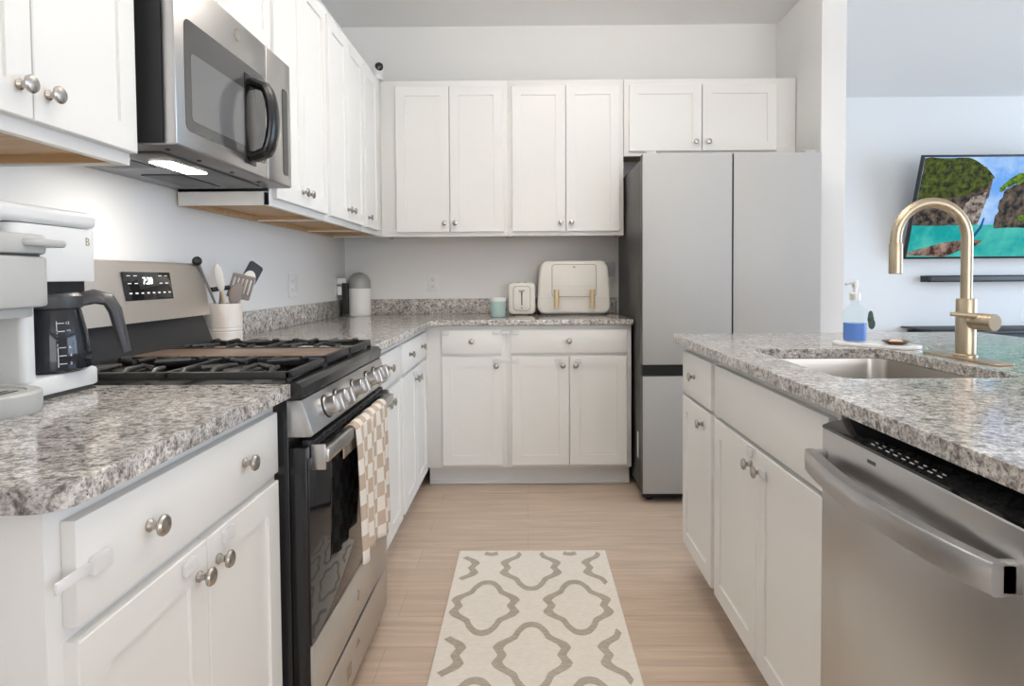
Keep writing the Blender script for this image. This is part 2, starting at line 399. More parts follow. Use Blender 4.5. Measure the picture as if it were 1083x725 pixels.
# ------------------------------------------------------------------ countertops
r = thing('granite_countertop', 'grey speckled granite countertop under the coffee maker, nearest the camera', 'countertop')
MB().slab(rrect(XW+.002, -.518, .695, 1.387, .045, 8, (0,0,0,1)), [], CB, CT).build('worktop', M_granite, r, bevel=.006)
base_at(r, (-.85,1.05,CB))
r = thing('granite_countertop', 'L-shaped grey granite countertop running from the range round the corner to the refrigerator', 'countertop')
arc = [(-.518+.05-.05*math.cos(a), 3.467-.05+.05*math.sin(a)) for a in [PI/2*i/6 for i in range(7)]]
MB().slab([(XW+.002,2.158),(-.518,2.158)] + arc + [(.581,3.467),(.581,YW-.002),(XW+.002,YW-.002)], [], CB, CT).build('worktop', M_granite, r, bevel=.006)
base_at(r, (-.85,3.7,CB))
r = thing('granite_countertop', 'island countertop of grey speckled granite with the sink cut-out', 'countertop')
SX0, SX1, SY0, SY1 = .70, 1.115, 1.415, 2.0
MB().slab(rrect(.583, 1.80, .60, 2.565, .03, 5), [rrect(SX0, SX1, SY0, SY1, .05, 8)[::-1]], CB, CT).build('worktop', M_granite, r, bevel=.005)
base_at(r, (1.0,1.6,CB))

for lab, q in (('low granite backsplash strip on the left wall behind the coffee maker', (XW+.001,XW+.021,.70,1.387)), ('low granite backsplash strip on the left wall between range and corner', (XW+.001,XW+.021,2.158,YW-.0215)), ('low granite backsplash strip along the back wall behind the toaster', (XW+.001,.581,YW-.021,YW-.001))):
    tag(MB().box(*q, CT+.0003, CT+.098, .002).build('granite_backsplash', M_granite), lab, 'backsplash', 'granite backsplash strips')

# ------------------------------------------------------------------ kitchen sink
r = thing('kitchen_sink', 'stainless undermount sink set into the island countertop', 'sink')
t = bmesh.new(); rings = []
for ins, z, rad in ((-.02,CB-.001,.06),(0.0,CB-.001,.05),(.004,CB-.02,.05),(.010,CB-.19,.05),(.03,CB-.205,.05)):
    rings.append([t.verts.new((x,y,z)) for x,y in rrect(SX0+ins, SX1-ins, SY0+ins, SY1-ins, rad, 8)])
for A, B in zip(rings, rings[1:]):
    for i in range(len(A)): t.faces.new((A[i], A[(i+1)%len(A)], B[(i+1)%len(A)], B[i]))
t.faces.new(rings[-1][::-1])
MB()._merge(t, 0, None).build('basin', M_sink, r)
MB().lathe([(0,.001),(.018,.001),(.02,.003),(.043,.003),(.046,.0005)], (.91,1.73,CB-.205), seg=28).build('drain', M_steel, r)
base_at(r, (.91,1.73,CB-.205))

# ------------------------------------------------------------------ faucet
fx, fy = 1.192, 1.735
r = thing('kitchen_faucet', 'champagne bronze gooseneck faucet beside the island sink', 'faucet')
MB().prism(rrect(fx-.03, fx+.03, fy-.145, fy+.145, .012), 'z', CT, CT+.006, .002).build('deck_plate', M_gold, r)
MB().lathe([(0,0),(.029,0),(.029,.006),(.0242,.009),(.0242,.155),(.023,.158),(0,.158)], (fx,fy,CT+.006), seg=32).build('valve_body', M_gold, r)
R_ = .096; zt = CT+.437-R_-.014; sr = .0142
pts = [(fx,fy,CT+.15),(fx,fy,CT+.25)] + [(fx-R_+R_*math.cos(a), fy, zt+R_*math.sin(a)) for a in [PI*i/22 for i in range(23)]] + [(fx-2*R_,fy,zt-.012)]
MB().tube(pts, sr, 24).build('gooseneck_spout', M_gold, r)
MB().lathe([(0,0),(.0155,0),(.0172,.002),(.0172,.012),(.0168,.080),(.016,.083),(0,.083)], (fx-2*R_,fy,zt-.095), seg=28).build('spray_head', M_gold, r)
hd = Vector((.27,-.95,-.02)).normalized(); hc = Vector((fx,fy,CT+.105))
g = MB(); g.cyl(hc+hd*.018, hc+hd*.082, .0222, seg=32, b=.0015)
h = g.build('handle_barrel', M_gold, r)
g = MB(); lv = Vector((-.93,.36,.0)).normalized(); g.tube([hc+hd*.05+Vector((0,0,.012)), hc+hd*.05+lv*.03+Vector((0,0,.017)), hc+hd*.05+lv*.075+Vector((0,0,.02))], [.009,.007,.0055], 12)
g.build('lever', M_gold, h)
base_at(r, (fx,fy,CT))

# ------------------------------------------------------------------ gas range
RY0, RY1 = 1.393, 2.152
RYC = (RY0+RY1)/2
r = thing('gas_range', 'stainless and black gas range between the left countertops', 'range')
MB().box(XW+.06, -.527, RY0, RY1, .03, .898, .003).box(XW+.1, -.60, RY0+.05, RY1-.05, 0, .03).build('range_body', M_black, r)
g = MB()     # cooktop pan with a rolled front lip
g.prism([(XW+.06,.898),(-.5,.898),(-.494,.903),(-.494,.926),(-.502,.936),(-.53,.938),(-.55,.930),(XW+.06,.930)], 'y', RY0, RY1, .002)
ck = g.build('cooktop', M_black, r)
for (bx, by, br) in ((-.70,RY0+.17,.045),(-.70,RY1-.17,.05),(-.98,RY0+.17,.036),(-.98,RY1-.17,.04)):
    MB().lathe([(0,0),(br+.012,0),(br+.01,.006),(br,.007),(br,.015),(br-.006,.019),(0,.019)], (bx,by,.930), seg=28).build('burner', M_blackm, r)
def bar(g, x0, x1, y0, y1, z0, z1): g.box(min(x0,x1), max(x0,x1), min(y0,y1), max(y0,y1), z0, z1, .003)
GX0, GX1 = -1.075, -.525; GZ = .966
def grate(y0, y1):
    g = MB(); bw = .013
    for y in (y0, y1-bw): bar(g, GX0, GX1, y, y+bw, GZ-.024, GZ-.006)
    for x in (GX0, GX1-bw): bar(g, x, x+bw, y0, y1, GZ-.024, GZ-.006)
    xm = (GX0+GX1)/2; bar(g, xm-.006, xm+.006, y0, y1, GZ-.022, GZ-.005)
    ym = (y0+y1)/2
    for k in range(8):   # raised fingers along both long sides
        x = GX0+.045+k*(GX1-GX0-.09)/7
        for s, y in ((1,y0),(-1,y1)):
            L = .085 if k in (1,2,5,6) else .05
            g.tube([(x, y+s*.003, GZ-.014), (x, y+s*.018, GZ-.003), (x, y+s*L, GZ-.002)], [.0075,.0068,.005], 8)
    for xc in ((GX0+xm)/2, (GX1+xm)/2):
        for a in range(4):
            ca, sa = math.cos(PI/4+a*PI/2), math.sin(PI/4+a*PI/2)
            g.tube([(xc+ca*.035, ym+sa*.035, GZ-.003), (xc+ca*.12, ym+sa*.11, GZ-.005)], [.005,.007], 8)
    for x in (GX0+.006, GX1-.006):
        for y in (y0+.006, y1-.006): g.cyl((x,y,.9305), (x,y,GZ-.02), .007, seg=10)
    return g.build('grate', M_iron, r)
grate(RY0+.012, RY0+.262); grate(RY1-.262, RY1-.012)
g = MB(); y0, y1 = RY0+.268, RY1-.268
for y in (y0, y1-.013): bar(g, GX0, GX1, y, y+.013, GZ-.024, GZ-.002)
for x in (GX0, GX1-.013): bar(g, x, x+.013, y0, y1, GZ-.024, GZ-.002)
for x in (GX0+.006, GX1-.006):
    for y in (y0+.006, y1-.006): g.cyl((x,y,.9305), (x,y,GZ-.02), .007, seg=10)
cg = g.build('centre_grate', M_iron, r)
M_griddle = mat('brown_griddle', (.20,.125,.08), .35, .3)  # mottled brown plate colour
n, l, b = nodes(M_griddle); l.new(ramp(M_griddle, noise(M_griddle, coords(M_griddle,(6,10,1)), 3, 4), [(.3,(.16,.10,.07)),(.7,(.30,.21,.15))]), b.inputs['Base Color'])
MB().box(GX0+.013, GX1-.013, y0+.013, y1-.013, GZ-.016, GZ-.004, .003).build('griddle_plate', M_griddle, cg)
# control panel with five knobs
MB().prism([(-.530,.8975),(-.4965,.8975),(-.472,.822),(-.478,.816),(-.530,.816)], 'y', RY0, RY1, .002).build('control_panel', M_steel, r)
kn = Vector((.952,0,.306))
for y in (1.525,1.617,1.772,1.928,2.020):
    c = Vector((-.4845,y,.858)); g = MB()
    g.lathe([(0,0),(.0245,0),(.0245,.004),(.022,.006),(.0215,.028),(.020,.030),(0,.030)], c, kn, 28)
    q = Vector((0,0,1)).rotation_difference(kn).to_matrix().to_4x4()
    g.box(-.021, .021, -.009, .009, .026, .046, .003, M=Matrix.Translation(c) @ q @ Matrix.Rotation(0,4,'Z'))
    k = g.build('burner_knob', M_steel, r)
    MB().lathe([(.0215,0),(.028,0),(.028,.003),(.0246,.0035)], c, kn, 28).build('bezel', M_blackm, k)
# oven door
DX = -.485
d = MB().box(-.526, DX-.003, RY0+.002, RY1-.002, .20, .792, .003).build('oven_door', M_black, r)
MB().box(DX-.003, DX+.001, RY0+.004, RY1-.004, .346, .765, .0012).build('door_glass', M_glassblk, d)
g = MB(); g.box(DX-.003, DX+.002, RY0+.002, RY1-.002, .202, .344, .0012); g.build('door_trim', M_steel, d)
g = MB(); g.lathe([(.011,0),(.014,0),(.014,.0012),(.011,.0012)], (DX+.002,RYC,.272), (1,0,0), 24).text('GE', .012, Matrix.Translation((DX+.0025,RYC,.272)) @ Matrix.Rotation(R90,4,'Z') @ Matrix.Rotation(R90,4,'X')); g.build('emblem', M_nickel, d)
g = MB()
for k in range(3): g.box(-.505, DX+.001, RY0+.03, RY1-.03, .768+k*.013, .775+k*.013, .002)
for k in range(9): g.box(-.506, DX, RY0+.03+k*(.70/8)-.004, RY0+.03+k*(.70/8)+.004, .767, .803, .001)
g.build('vent_grille', M_blackm, r)
HX = -.447
g = MB(); g.box(HX-.024, HX, RY0+.03, RY1-.03, .752, .783, .004)
for y in (RY0+.034, RY1-.062): g.box(DX-.004, HX-.02, y, y+.028, .752, .783, .003)
hb = g.build('oven_handle', M_steel, d)
for y in (RY0+.024, RY1-.030): MB().box(DX-.0005, HX-.006, y, y+.006, .736, .794, .002).build('bracket', M_steel, hb)
# storage drawer
s = MB().box(-.56, DX, RY0+.003, RY1-.003, .05, .186, .004).build('storage_drawer', M_steel, r)
MB().box(DX-.0003, DX+.0012, RY0+.27, RY0+.31, .09, .125, .0005).prism([(RY0+.36,.13),(RY0+.40,.13),(RY0+.38,.15)], 'x', DX-.0003, DX+.0012).build('mark', M_nickel, s)
# backguard
g = MB(); g.prism([(XW+.03,.90),(-1.055,.90),(-1.055,.945),(-1.092,1.045),(-1.092,1.06),(XW+.03,1.06)], 'y', RY0+.003, RY1-.003, .003)
g.build('backguard_riser', M_blackm, r)
bgp = [(XW+.025,1.055),(-1.068,1.048),(-1.094,1.213),(-1.102,1.219),(XW+.025,1.219)]
bg = MB().prism(bgp, 'y', RY0, RY1, .004).build('backguard', M_steel2, r)
ang = math.atan2(.026,.178); pc = Vector((-1.0815,0,1.140))
def on_panel(y, dz, off): return Matrix.Translation((-1.0815-dz*math.sin(ang)+off*math.cos(ang), y, 1.140+dz*math.cos(ang)+off*math.sin(ang))) @ Matrix.Rotation(R90,4,'Z') @ Matrix.Rotation(R90-ang,4,'X')
dpM = on_panel(1.825, .008, .0)
dp = MB().box(-.115, .115, -.040, .040, -.001, .0025, .001, M=dpM).build('display', M_glassblk, bg)
g = MB().text('7:20', .028, dpM @ Matrix.Translation((-.005,.014,.003)))
g.build('clock_digits', M_digit, dp)
for k in range(8): MB().box(-.098+k*.027, -.086+k*.027, -.022, -.018, .0025, .0031, M=dpM).build('touch_mark', M_paper, dp)
for k in (0,1,5,6):
    for q in ((.006,.009),(.028,.030)): MB().box(-.098+k*.03, -.083+k*.03, q[0], q[1], .0025, .0031, M=dpM).build('touch_mark', M_paper, dp)
base_at(r, (-.85,RYC,0))

# ------------------------------------------------------------------ over-the-range microwave
MX = -.778; MZ0, MZ1 = 1.466, 1.868; MY0, MY1 = 1.432, 2.132
r = thing('microwave', 'stainless over-the-range microwave hung above the gas range', 'microwave')
MB().box(XW+.002, MX-.03, MY0, MY1, MZ0+.006, MZ1, .003).build('housing', M_blackm, r)
M_under = mat('underside_grey_steel', (.30,.30,.31), .4, .7)
u = MB().box(XW+.004, MX-.004, MY0+.002, MY1-.002, MZ0, MZ0+.006, .002).build('underside', M_under, r)
g = MB()
for y0, y1 in ((1.47,1.71),(1.83,2.07)): g.box(-1.10, -.985, y0, y1, MZ0-.003, MZ0, .001)
g.build('grease_filter', M_darkgrey, u)
MB().box(-.955, -.85, 1.50, 2.05, MZ0-.006, MZ0, .002).build('lamp_bezel', M_darkgrey, u)
MB().box(-.94, -.885, 1.60, 1.78, MZ0-.0085, MZ0-.0055, .001).build('cooktop_lamp', emis('cooktop_lamp_lens', (1,.93,.84), 30), u)
for y in (1.48,1.62,1.80,1.98): MB().lathe([(0,0),(.006,0),(.005,.003),(0,.003)], (-.825,y,MZ0), (0,0,-1), 12).build('screw', M_blackm, u)
d = MB().box(MX-.03, MX, MY0, 1.938, MZ0+.002, MZ1-.002, .004).build('microwave_door', M_steel, r)
MB().prism(rrect(MY0+.040, 1.925, 1.508, 1.765, .02), 'x', MX-.001, MX+.0012).build('window_surround', M_mwframe, d)
MB().prism(rrect(MY0+.066, 1.785, 1.535, 1.692, .012), 'x', MX+.0012, MX+.0018).build('window', M_mwglass, d)
g = MB().lathe([(.012,0),(.0155,0),(.0155,.0012),(.012,.0012)], (MX,1.745,1.825), (1,0,0), 24).text('GE', .013, Matrix.Translation((MX+.0005,1.745,1.825)) @ Matrix.Rotation(R90,4,'Z') @ Matrix.Rotation(R90,4,'X')); g.build('emblem', M_nickel, d)
hy = 1.812
g = MB(); g.box(MX, MX+.005, hy-.032, hy+.032, 1.488, 1.738, .002)
pts = [(MX+.002, hy, 1.513)] + [(MX+.018+.050*math.sin(PI*i/16)**.30, hy, 1.510+.206*i/16) for i in range(17)] + [(MX+.002, hy, 1.713)]
g.tube(pts, .030, 16, sq=.5, ref=(0,1,0))
hd_ = g.build('door_handle', M_black, d)
p = MB().box(MX-.03, MX, 1.941, MY1, MZ0+.002, MZ1-.002, .004).build('control_panel', M_steel, r)
MB().prism(rrect(2.058, 2.102, 1.50, 1.775, .012), 'x', MX-.001, MX+.0012).build('keypad', M_glassblk, p)
base_at(r, (-.95,1.766,MZ0))

# ------------------------------------------------------------------ refrigerator
FX0, FX1, FY, = .588, 1.491, 3.239
r = thing('refrigerator', 'tall french-door refrigerator with pale grey panels and dark graphite sides', 'refrigerator')
MB().box(FX0+.002, FX1-.002, FY+.062, YW-.03, .045, 1.765, .004).build('cabinet', M_fbody, r)
FM = 1.0445
for (x0, x1) in ((FX0, FM-.003), (FM+.003, FX1)):
    for (z0, z1) in ((.716,1.785),(.052,.658)):
        d = MB().box(x0, x1, FY+.006, FY+.058, z0, z1, .003).build('door', M_fbody, r)
        MB().box(x0+.001, x1-.001, FY, FY+.006, z0+.001, z1-.001, .0015).build('front_panel', M_fridge, d)
MB().box(FX0+.004, FX1-.004, FY+.03, FY+.06, .658, .716).build('handle_recess', M_blackm, r)
for x in (FX0+.02, FX1-.075): MB().prism([(FY+.02,1.767),(FY+.02,1.80),(FY+.05,1.806),(FY+.13,1.80),(FY+.17,1.767)], 'x', x, x+.055, .003).build('hinge_cover', M_grey, r)
for x in (FX0+.05, FX1-.05):
    for y in (FY+.09, YW-.1): MB().lathe([(0,0),(.022,0),(.024,.012),(.015,.014),(.015,.046),(0,.046)], (x,y,0), seg=20).build('foot', M_blackm, r)
MB().box(FX0+.01, FX1-.01, FY+.05, FY+.07, .018, .05, .002).build('kick_grille', M_blackm, r)
MB().box(FX0+.0012, FX0+.0022, FY+.13, FY+.17, .20, .34).build('rating_label', M_paper, r)
base_at(r, (1.04,3.65,0))

# ------------------------------------------------------------------ dishwasher
DWX = .579; DY0, DY1 = .652, 1.252
r = thing('dishwasher', 'stainless dishwasher with a bowed bar handle built into the island', 'dishwasher')
MB().box(FI+.012, 1.2, DY0, DY1, .10, CB-.004, .002).build('tub', M_blackm, r)
MB().box(FI+.05, FI+.065, DY0, DY1, .0, .10).build('toe_kick', M_blackm, r)
d = MB().box(DWX, FI+.010, DY0+.002, DY1-.002, .115, .868, .006, 3).build('door', M_steel, r)
MB().prism([(DWX+.001,.866),(FI+.010,.866),(FI+.010,.884),(DWX+.014,.876),(DWX+.001,.871)], 'y', DY0+.002, DY1-.002, .001).build('control_strip', M_glassblk, d)
g = MB()
for k in range(9):
    y = 1.085-k*.022
    g.box(DWX+.010, DWX+.012, y-.006, y+.004, .8748, .8757); g.box(DWX+.017, DWX+.019, y-.004, y+.003, .8772, .8781)
g.build('control_marks', M_paper, d)
MB().box(DWX-.0008, DWX+.001, 1.055, 1.08, .846, .852).build('badge', M_ink, d)
g = MB(); t = bmesh.new(); n_ = 28; rings = []
ya, yb = DY1-.012, .738
prof = [(0,.0),(-.013,.0),(-.0165,.003),(-.0175,.020),(-.0165,.038),(-.0145,.041),(.0,.041)]
for i in range(n_+1):
    f_ = i/n_; y = ya+(yb-ya)*f_; bow = .020 + .030*math.sin(PI*f_)**.8
    rings.append([t.verts.new((DWX-bow-.002+px*.9+.0, y, .786+pz)) for px, pz in prof] + [t.verts.new((DWX-bow+.012, y, .786+.036)), t.verts.new((DWX-bow+.012, y, .786+.005))])
for A, B in zip(rings, rings[1:]):
    for k in range(len(A)): t.faces.new((A[k], A[(k+1)%len(A)], B[(k+1)%len(A)], B[k]))
t.faces.new(rings[0]); t.faces.new(rings[-1]); bmesh.ops.recalc_face_normals(t, faces=t.faces)
g._merge(t, 0, None)
for y in (ya-.016, yb): g.box(DWX-.026, DWX+.002, y, y+.016, .787, .826, .003)
g.build('bar_handle', M_steel, d)
base_at(r, (.9,.95,0))

# ------------------------------------------------------------------ coffee maker
r = thing('coffee_maker', 'white and grey dual coffee maker with glass carafe on the near left countertop', 'coffee maker')
BX = XW+.03
g = MB(); g.prism(rrect(BX, -1.03, 1.03, 1.385, .02), 'z', CT+.006, 1.285, .006)
g.prism(rrect(BX, -.925, 1.165, 1.385, .03), 'z', CT+.008, .980, .006)
g.prism(rrect(-1.06, -.925, 1.165, 1.20, .012), 'z', .975, 1.17, .002)
g.build('housing', M_whitep, r)
MB().prism(rrect(BX+.004, -.93, 1.04, 1.38, .03), 'z', CT, CT+.009).build('base_foot', M_darkgrey, r)
hs = MB().prism(rrect(BX+.01, -.925, 1.15, 1.385, .03), 'z', 1.163, 1.272, .002).build('brew_head', M_whitep, r)
g = MB(); g.prism(rrect(BX, -.922, 1.04, 1.388, .03, 8), 'z', 1.274, 1.308, .013, 5); g.build('reservoir_lid', M_whitep, r)
MB().prism(rrect(BX+.02, -.945, 1.17, 1.375, .02), 'z', 1.140, 1.163).build('drip_shelf', M_blackm, r)
M_logo = mat('bronze_mark', (.45,.33,.2), .4, .8)
g = MB(); Ml = Matrix.Translation((-.925,1.345,1.245)) @ Matrix.Rotation(R90,4,'Z') @ Matrix.Rotation(R90,4,'X')
g.text('B', .024, Ml); g.build('logo', M_logo, hs)
sv = MB().prism(rrect(-1.07, -.862, .99, 1.178, .05, 10), 'z', 1.118, 1.208, .006).build('pod_head', M_grey, r)
MB().prism(rrect(-1.06, -.880, 1.0, 1.165, .05, 10), 'z', 1.100, 1.119, .004).build('pod_spout', M_grey, sv)
g = MB(); g.prism(rrect(-1.07, -.862, .99, 1.178, .05, 10), 'z', 1.212, 1.247, .006)
g.prism(rrect(-.90, -.845, 1.09, 1.186, .02, 8), 'z', 1.225, 1.238, .005)
g.build('pod_lid', M_grey, sv)
MB().prism(rrect(-1.06, -.87, 1.0, 1.17, .045, 8), 'z', 1.206, 1.214).build('lid_gasket', M_darkgrey, sv)
g = MB(); g.prism(rrect(-1.06, -1.0, 1.02, 1.165, .02), 'z', CT+.006, 1.12); g.build('pod_column', M_grey, r)
g = MB().lathe([(0,0),(.082,0),(.084,.003),(.084,.034),(.080,.038),(.062,.038),(.060,.035),(0,.035)], (-.938,1.088,CT), seg=48)
tr = g.build('drip_tray', M_grey, r)
g = MB()
for k in range(5): g.box(-.975+k*.017, -.968+k*.017, 1.05, 1.12, CT+.0352, CT+.0362)
g.build('drip_slots', M_darkgrey, tr)
cx_, cy_ = -.972, 1.298
M_glass = mat('clear_glass', (.93,.96,.97), .02, 0, None, Transmission_Weight=1.0, IOR=1.3)
M_smoke = mat('dark_coffee_glass', (.02,.022,.028), .05)
c = thing('coffee_carafe', 'glass coffee carafe with black lid and handle standing in the coffee maker', 'carafe')
MB().lathe([(0,0),(.058,0),(.066,.006),(.068,.03),(.064,.07),(.052,.125),(.050,.130),(0,.130)], (cx_,cy_,.9805), seg=40).build('glass_body', M_smoke, c)
MB().lathe([(.0505,0),(.055,0),(.056,.004),(.056,.024),(.05,.03),(0,.03)], (cx_,cy_,1.109), seg=36).build('lid', M_darkgrey, c)
hdir = Vector((.76,.65,0)).normalized(); pc = Vector((cx_,cy_,0))
pts = [pc+hdir*.045+Vector((0,0,1.124)), pc+hdir*.075+Vector((0,0,1.131)), pc+hdir*.100+Vector((0,0,1.124)), pc+hdir*.112+Vector((0,0,1.100)), pc+hdir*.120+Vector((0,0,1.06)), pc+hdir*.130+Vector((0,0,1.01))]
MB().tube(pts, [.019,.021,.022,.021,.019,.015], 16, sq=.6).build('handle', M_darkgrey, c)
g = MB(); vd = Vector((.60,-.80,0)).normalized(); sd = Vector((.80,.60,0))
def on_glass(a, z, L=.0006):
    rr = .068 if z < 1.012 else .068-(z-1.012)*.155
    dd = Vector((math.cos(a), math.sin(a), 0)); return Matrix.Translation(pc + dd*(rr+.0008) + Vector((0,0,z))) @ Matrix.Rotation(a+R90,4,'Z') @ Matrix.Rotation(R90,4,'X')
a0 = math.radians(-38)
for k in range(6): g.box(-.006, .006, -.0007, .0007, -.0003, .0004, M=on_glass(a0, 1.0+k*.016))
for k in range(6): g.text(str(2*k+2), .008, on_glass(a0+.2, 1.0+k*.016), ex=.0003)
for k in range(12): g.box(-.0006, .0006, -.004, .004, -.0003, .0004, M=on_glass(a0-.12, .998+k*.0075))
g.build('scale_marks', M_paper, c)
base_at(c, (cx_,cy_,.9805))
base_at(r, (-1.02,1.2,CT))

# ------------------------------------------------------------------ checked dish towel over the oven handle
def towel():
    m = mat('checked_cotton', (.8,.7,.6), .9)
    n, l, b = nodes(m); tc = n.new('ShaderNodeTexCoord'); ch = n.new('ShaderNodeTexChecker'); ch.inputs['Scale'].default_value = 1
    ch.inputs['Color1'].default_value = (.82,.77,.70,1); ch.inputs['Color2'].default_value = (.56,.44,.34,1)
    l.new(tc.outputs['UV'], ch.inputs['Vector']); l.new(ch.outputs[0], b.inputs['Base Color'])
    bump(m, noise(m, coords(m), 500, 2), .25, .001)
    t = bmesh.new(); uvl = t.loops.layers.uv.new('UVMap')
    path = []           # (x, z) down the back, over the bar, down the front
    xb, xf = HX-.029, HX+.006
    for i in range(8): path.append((xb, .70+.055*i/7))
    for i in range(1,8): a = PI*(1-i/8); path.append(((xb+xf)/2+math.cos(a)*(xf-xb)/2, .768+.020*math.sin(a)))
    for i in range(23): path.append((xf, .765-.345*i/22))
    ln = [0]
    for p, q in zip(path, path[1:]): ln.append(ln[-1]+math.hypot(p[0]-q[0], p[1]-q[1]))
    NY = 44; g = []
    for j in range(NY+1):
        f = j/NY; row = []
        for i, (x, z) in enumerate(path):
            fall = max(0, (.765-z)/.365) if i > 14 else 0
            y = 1.632+.352*f + .012*fall*math.sin(6*f+1) + .01*fall*(f-.5)
            xx = x + fall**.7*(.007*math.sin(f*19)+.006*math.sin(f*9+1)+.006) + (.0015*math.sin(f*19) if i > 7 else 0)
            zz = z - (fall*.025*f if i > 14 else 0)
            row.append(t.verts.new((xx, y, zz)))
        g.append(row)
    for j in range(NY):
        for i in range(len(path)-1):
            fc = t.faces.new((g[j][i], g[j+1][i], g[j+1][i+1], g[j][i+1]))
            for lp, (jj, ii) in zip(fc.loops, ((j,i),(j+1,i),(j+1,i+1),(j,i+1))): lp[uvl].uv = (jj/NY*.352/.036+.01, ln[ii]/.040+.01)
    bmesh.ops.recalc_face_normals(t, faces=t.faces)
    me = bpy.data.meshes.new('dish_towel'); t.to_mesh(me); t.free(); me.materials.append(m)
    for p in me.polygons: p.use_smooth = True
    o = bpy.data.objects.new('dish_towel', me); COL.objects.link(o)
    s = o.modifiers.new('thick', 'SOLIDIFY'); s.thickness = .003; s.offset = 0
    tag(o, 'tan and white checked dish towel hanging over the oven door handle', 'towel')
towel()

# ------------------------------------------------------------------ utensil crock
ux, uy = -1.078, 2.262
m = mat('cream_stoneware', (.72,.66,.60), .45)
n, l, b = nodes(m); l.new(ramp(m, noise(m, coords(m,(8,8,3)), 3, 4), [(.35,(.66,.585,.52)),(.65,(.76,.72,.67))]), b.inputs['Base Color'])
g = MB().lathe([(0,0),(.058,0),(.061,.003),(.0615,.045),(.0598,.047),(.0598,.049),(.0615,.051),(.0615,.057),(.0598,.059),(.0598,.061),(.0615,.063),(.062,.142),(.061,.146),(.057,.146),(.056,.142),(.055,.008),(0,.006)], (ux,uy,CT), seg=40)
tag(g.build('utensil_crock', m), 'cream ribbed crock of cooking utensils beside the range backguard', 'crock')
UG = 'utensils standing in the crock'
M_taupe = mat('taupe_silicone', (.27,.215,.185), .55); M_whites = mat('ivory_silicone', (.80,.76,.70), .5); M_beech = mat('beech_wood', (.66,.50,.34), .5)
M_navy = mat('black_silicone', (.02,.021,.026), .5)
def utensil(name, label, cat, foot, tip, parts):
    """foot/tip offsets from the crock centre; parts(MB-factory, origin frame) -> children"""
    r = thing(name, label, cat, UG); A = Vector((ux+foot[0], uy+foot[1], CT+.012)); B = Vector((ux+tip[0], uy+tip[1], CT+tip[2]))
    d = (B-A).normalized(); side = d.cross(Vector((.78,-.62,.0))).normalized(); nrm = side.cross(d)
    Mx = Matrix((( side.x, nrm.x, d.x, B.x), (side.y, nrm.y, d.y, B.y), (side.z, nrm.z, d.z, B.z), (0,0,0,1)))
    parts(r, A, B, d, Mx); base_at(r, A); return r
def p_turner(mh, mb, w, h, slots=0, rad=.01):
    def f(r, A, B, d, Mx):
        MB().tube([A, B], [.0055,.005], 10).build('handle', mh, r)
        g = MB()
        if slots:
            g.prism(rrect(-w/2, w/2, -.004, .016, rad*.5), 'y', -.0025, .0025, .001, M=Mx).prism(rrect(-w/2, w/2, h-.014, h, rad*.5), 'y', -.0025, .0025, .001, M=Mx)
            k = slots+1
            for i in range(k): x = -w/2+.004+(w-.008)*i/slots; g.box(x-.004, x+.004, -.0025, .0025, .01, h-.01, .001, M=Mx)
        else: g.prism(rrect(-w/2, w/2, -.006, h, rad), 'y', -.0035, .0035, .0015, M=Mx)
        g.build('blade', mb, r)
    return f
def p_spoon(mh, mb, w, h):
    def f(r, A, B, d, Mx):
        MB().tube([A, B], [.005,.0055], 10).build('handle', mh, r)
        MB().sphere((0,0,h/2), 1, (w/2,.009,h/2+.004), M=Mx).build('bowl', mb, r)
    return f
def p_ball(mh):
    def f(r, A, B, d, Mx):
        MB().tube([A, B], [.005,.0045], 10).build('handle', M_steel, r)
        MB().sphere((0,0,.008), .0155, M=Mx).build('knob_end', mh, r)
    return f
utensil('spatula', 'spatula with a black blade leaning far right out of the crock', 'spatula', (-.02,-.025), (.045,.105,.225), p_turner(M_whites, M_navy, .058, .075))
utensil('slotted_turner', 'taupe slotted turner standing in the middle of the crock', 'turner', (-.01,.03), (.035,.040,.165), p_turner(M_taupe, M_taupe, .085, .085, 5))
utensil('cooking_spoon', 'taupe solid spoon low at the front of the crock', 'spoon', (.0,-.03), (.036,-.005,.145), p_spoon(M_taupe, M_taupe, .05, .075))
utensil('spoon_spatula', 'ivory spoon-shaped spatula just below the black blade', 'spatula', (.01,-.035), (.04,.075,.185), p_spoon(M_whites, M_whites, .055, .09))
utensil('wooden_spoon', 'pale wooden spoon upright at the left rim of the crock against the backguard', 'spoon', (.015,.02), (.026,-.062,.19), p_spoon(M_beech, M_whites, .032, .10))
utensil('masher', 'steel-shafted utensil with a black ball end behind the backguard', 'utensil', (.01,.035), (-.012,-.145,.285), p_ball(M_blackm))
utensil('whisk', 'utensil with a black bar across its top in the crock left side', 'utensil', (-.025,.0), (.0,-.012,.195), lambda r, A, B, d, Mx: (MB().tube([A,B], .005, 10).build('handle', M_steel, r), MB().tube([Vector(B)+Vector((-.02,-.03,.0)), Vector(B)+Vector((.02,.035,.008))], .0085, 10).build('grip', M_blackm, r)))

